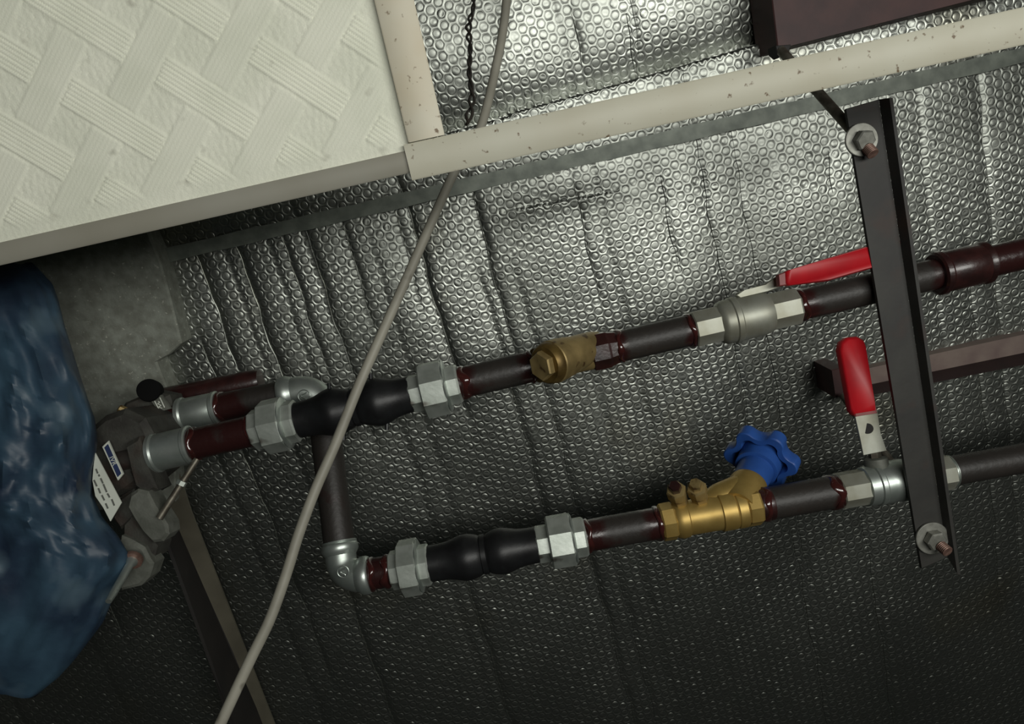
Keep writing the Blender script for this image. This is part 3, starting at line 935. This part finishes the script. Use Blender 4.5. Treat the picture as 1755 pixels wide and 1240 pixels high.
MB().prism([on(1425, 634, .045), on(1446, 629, .045), on(1453, 676, .045), on(1432, 682, .045)], UP * .045, .001).build('end_plate', 'beam_maroon', e)

# slanting tan angle at lower left
e = thing('steel_angle', on(365, 1020, .004), 'tan steel angle slanting down at the lower left beside the dark valve', 'beam')
MB().prism([on(262, 790, .016), on(296, 778, .016), on(327, 875, .016), on(458, 1209, .016), on(545, 1430, .016), on(518, 1430, .016), on(434, 1209, .016), on(398, 1121, .016), on(293, 886, .016)], UP * .003).build('flange', 'tan_steel', e)
MB().prism([on(262, 800, .017), on(293, 886, .017), on(398, 1121, .017), on(434, 1209, .017), on(518, 1430, .017), on(470, 1430, .055), on(382, 1209, .055), on(357, 1132, .055), on(286, 938, .055), on(240, 830, .055)], UP * .002 + RIGHT * .003).build('leg', 'dark_face', e)  # dark paint and the shade on the leg put into one colour

# ================================================================== DARK VALVE, LABELS AND BAG
e = thing('control_valve', at(215, 800, .69), 'dark cast iron control valve with flanges and labels at the left edge', 'valve')


def plate(pts, z, dz, name, material, parent, bevel=.002):
    return MB().prism([at(x, y, z) for x, y in pts], FWD * dz, bevel).build(name, material, parent, smooth=25)


plate([(150, 735), (176, 712), (210, 700), (244, 716), (258, 742), (262, 790), (248, 820), (226, 838), (206, 850), (180, 860), (152, 830)], .672, .07, 'body', 'casting', e, .006)
plate([(196, 715), (212, 690), (258, 670), (288, 676), (296, 700), (262, 712), (246, 728), (215, 740)], .735, .03, 'rear_flange', 'casting', e, .004)
plate([(222, 846), (234, 838), (252, 842), (264, 866), (286, 900), (288, 916), (278, 928), (262, 930), (244, 914), (226, 888), (216, 866)], .652, .024, 'flange', 'casting_light', e, .003)
plate([(210, 896), (222, 884), (246, 910), (268, 936), (262, 958), (244, 950), (226, 930), (208, 922)], .664, .03, 'gasket', 'casting', e, .003)
plate([(206, 918), (226, 926), (246, 938), (256, 958), (262, 966), (254, 990), (240, 1004), (206, 1012), (194, 990), (196, 940)], .656, .022, 'flange', 'casting_light', e, .003)
plate([(214, 760), (236, 748), (250, 800), (268, 840), (250, 850), (232, 838), (220, 810)], .660, .03, 'rib', 'casting', e, .004)
plate([(205, 850), (226, 838), (240, 870), (222, 900), (204, 908), (190, 890)], .666, .03, 'neck', 'casting', e, .004)
b0, b1 = at(186, 1030, .600), at(222, 968, .640)
MB().lathe([(b0, .0026), (b0 + (b1 - b0) * .2, .0034), (b1, .0036), (b1 + (b1 - b0) * .08, .0055), (b1 + (b1 - b0) * .16, .0055)], 12).build('bolt', 'zinc_bright', e)
MB().lathe([(b1 + (b1 - b0) * .12, .009), (b1 + (b1 - b0) * .2, .009)], 18).build('bolt_washer', 'rod_rust', e)
MB().lathe([(at(338, 786, .668), .0030), (at(310, 830, .660), .0032), (at(273, 888, .650), .0034)], 12).build('stud', 'rod_steel', e)
MB().lathe([(at(313, 824, .657), .0045), (at(309, 831, .656), .0045)], 6).build('stud_collar', 'zinc', e, smooth=0)
kn = at(254, 668, .722)
kd = unit(-FWD + RIGHT * .3 - DOWN * .1)
MB().lathe([(kn - kd * .02, .0115), (kn - kd * .004, .0118), (kn, .0112), (kn + kd * .001, .009)], 28).build('knob', 'black_plastic', e)
MB().lathe([(at(215, 704, .70), .004), (at(204, 699, .698), .004), (at(203, 698, .697), .002)], 8).build('grease_nipple', 'brass_old', e)

# small marked plate
p = plate([(258, 686), (276, 676), (292, 700), (272, 706)], .728, .004, 'marker_plate', 'casting_light', e, .0004)
for a, b in (((265, 687), (273, 702)), ((274, 681), (282, 698))):
    MB().sweep([at(a[0], a[1], .7272), at(b[0], b[1], .7272)], .0006, 6).build('marker_line', 'label_white', p)
zz = [at(273 + 3.0 * math.sin(t * 9), 687 + 13 * t, .7272) for t in np.linspace(0, 1, 22)]
zz = [at(271 + 4.6 * t + 2.2 * math.sin(t * 14), 687.5 + 12 * t, .7272) for t in np.linspace(0, 1, 26)]
MB().sweep(zz, .0005, 6).build('marker_scroll', 'label_white', p)

# blue maker's label with white letters
lz = .6635
lab = [(175, 765), (185.5, 755), (211, 812), (202, 823)]
p = plate(lab, lz, .002, 'name_label', 'label_white', e, .0003)
cc = np.mean(np.array(lab), 0)
ins = [tuple(cc + (np.array(q) - cc) * np.array([.76, .88])) for q in lab]
ins = [(178.6, 766.5), (184.6, 760.5), (207.3, 811.2), (201.4, 817.2)]
plate(ins, lz - .0006, .0007, 'label_field', 'label_blue', p, .0001)
cu = bpy.data.curves.new('label_text', 'FONT'); cu.body = 'IVR'; cu.size = .0062; cu.extrude = .0002; cu.align_x = 'CENTER'; cu.align_y = 'CENTER'
cu.materials.append(MATS['label_white'])
tmp = bpy.data.objects.new('label_text', cu); COL.objects.link(tmp)
bpy.context.view_layer.update()
tme = bpy.data.meshes.new_from_object(tmp.evaluated_get(bpy.context.evaluated_depsgraph_get()))
bpy.data.objects.remove(tmp)
to = bpy.data.objects.new('label_text', tme); COL.objects.link(to); to.parent = p
ex = unit(at(202, 817, lz) - at(179, 766, lz)); ez = -FWD; ey = np.cross(ez, ex)
M = Matrix(((ex[0], ey[0], ez[0], 0), (ex[1], ey[1], ez[1], 0), (ex[2], ey[2], ez[2], 0), (0, 0, 0, 1)))
to.rotation_euler = M.to_euler()
to.location = Vector(at(193.5, 789.5, lz - .0009)) - p.location - e.location

# white paper label with lines of small grey print
p = plate([(163, 776), (208, 861), (189, 893), (177, 870), (163, 850), (158, 822), (160, 800)], .6405, .0012, 'paper_label', 'label_white', e, .0003)
for (x0, y0, x1, y1) in ((164.5, 803, 167.5, 811), (169, 812.5, 170.5, 816), (172.5, 819, 176.5, 828), (177, 829, 183, 843), (184, 845, 188, 852), (191.5, 855, 196, 866),
                         (161, 822, 166, 833), (168.5, 836, 172, 845), (174.5, 848, 179, 857), (181, 862, 185, 871)):
    MB().box((at(x0, y0, .6398) + at(x1, y1, .6398)) / 2, at(x1, y1, .6398) - at(x0, y0, .6398), np.cross(at(x1, y1, .6398) - at(x0, y0, .6398), FWD), FWD,
             np.linalg.norm(at(x1, y1, .6398) - at(x0, y0, .6398)), .0013, .0004).build('print_line', 'label_ink', p)

# blue plastic film bag
ys_ = [455, 490, 520, 560, 600, 640, 680, 710, 740, 770, 800, 850, 890, 920, 950, 985, 1020, 1060, 1100, 1140, 1165, 1190]
xr_ = [60, 90, 100, 110, 124, 138, 152, 162, 167, 166, 160, 158, 174, 202, 221, 217, 194, 178, 150, 121, 100, 70]
rings_ = []
NR, NS = 110, 88
bag_rng = np.random.default_rng(5)
fk = bag_rng.uniform(-1, 1, (14, 4))
for i in range(NR + 1):
    y = 455 + (1190 - 455) * i / NR
    xr = float(np.interp(y, ys_, xr_)); xl_ = -190 + 60 * math.sin(math.pi * i / NR)
    end = math.sin(math.pi * min(max(i / NR, .012), .988)) ** .35
    xc_, hw = (xr + xl_) / 2, (xr - xl_) / 2
    zc, hz = .652, .060 * end
    ring_ = []
    for k in range(NS):
        t = 2 * math.pi * k / NS
        fold = 0
        for q in range(14):
            fold += (1 - abs(math.sin((3 + q * .9) * (t * .55 + fk[q, 0] * .4 * math.sin(y * .008 + fk[q, 1] * 3)) + fk[q, 2] * 3 + y * .012 * fk[q, 3]))) ** 2 / 14
        fz = 1 + (fold - .25) * .75
        ct = math.cos(t)
        ring_.append(at(xc_ + hw * ct * (1 + (fold - .25) * .05), y + 6 * math.sin(t * 5 + y * .02), zc + hz * math.sin(t) * fz))
    rings_.append(ring_)
tag(MB().rings(rings_).build('plastic_bag', 'bag_film', smooth=70), 'crumpled translucent blue plastic bag wrapped around the unit at the left edge', 'bag')

# ================================================================== GREY CABLE
pts = [(872, -60, .70), (865, 31, .695), (851, 110, .685), (826, 212, .67), (800, 262, .662), (780, 292, .656), (742, 375, .645), (700, 470, .632), (655, 570, .618), (615, 660, .606),
       (575, 760, .594), (540, 840, .584), (512, 915, .575), (490, 985, .568), (463, 1060, .560), (430, 1128, .553), (392, 1209, .546), (350, 1300, .54)]
P = np.array([at(*q) for q in pts])
tt = np.linspace(0, len(P) - 1, 160)


def catmull(P, t):
    i = min(int(t), len(P) - 2); f = t - i
    p0, p1, p2, p3 = P[max(i - 1, 0)], P[i], P[i + 1], P[min(i + 2, len(P) - 1)]
    return .5 * ((2 * p1) + (-p0 + p2) * f + (2 * p0 - 5 * p1 + 4 * p2 - p3) * f * f + (-p0 + 3 * p1 - 3 * p2 + p3) * f ** 3)


tag(MB().sweep([catmull(P, t) for t in tt], .0044, 16).build('electric_cable', 'cable', smooth=60),
    'grey electric cable hanging diagonally in front of the pipes', 'cable')
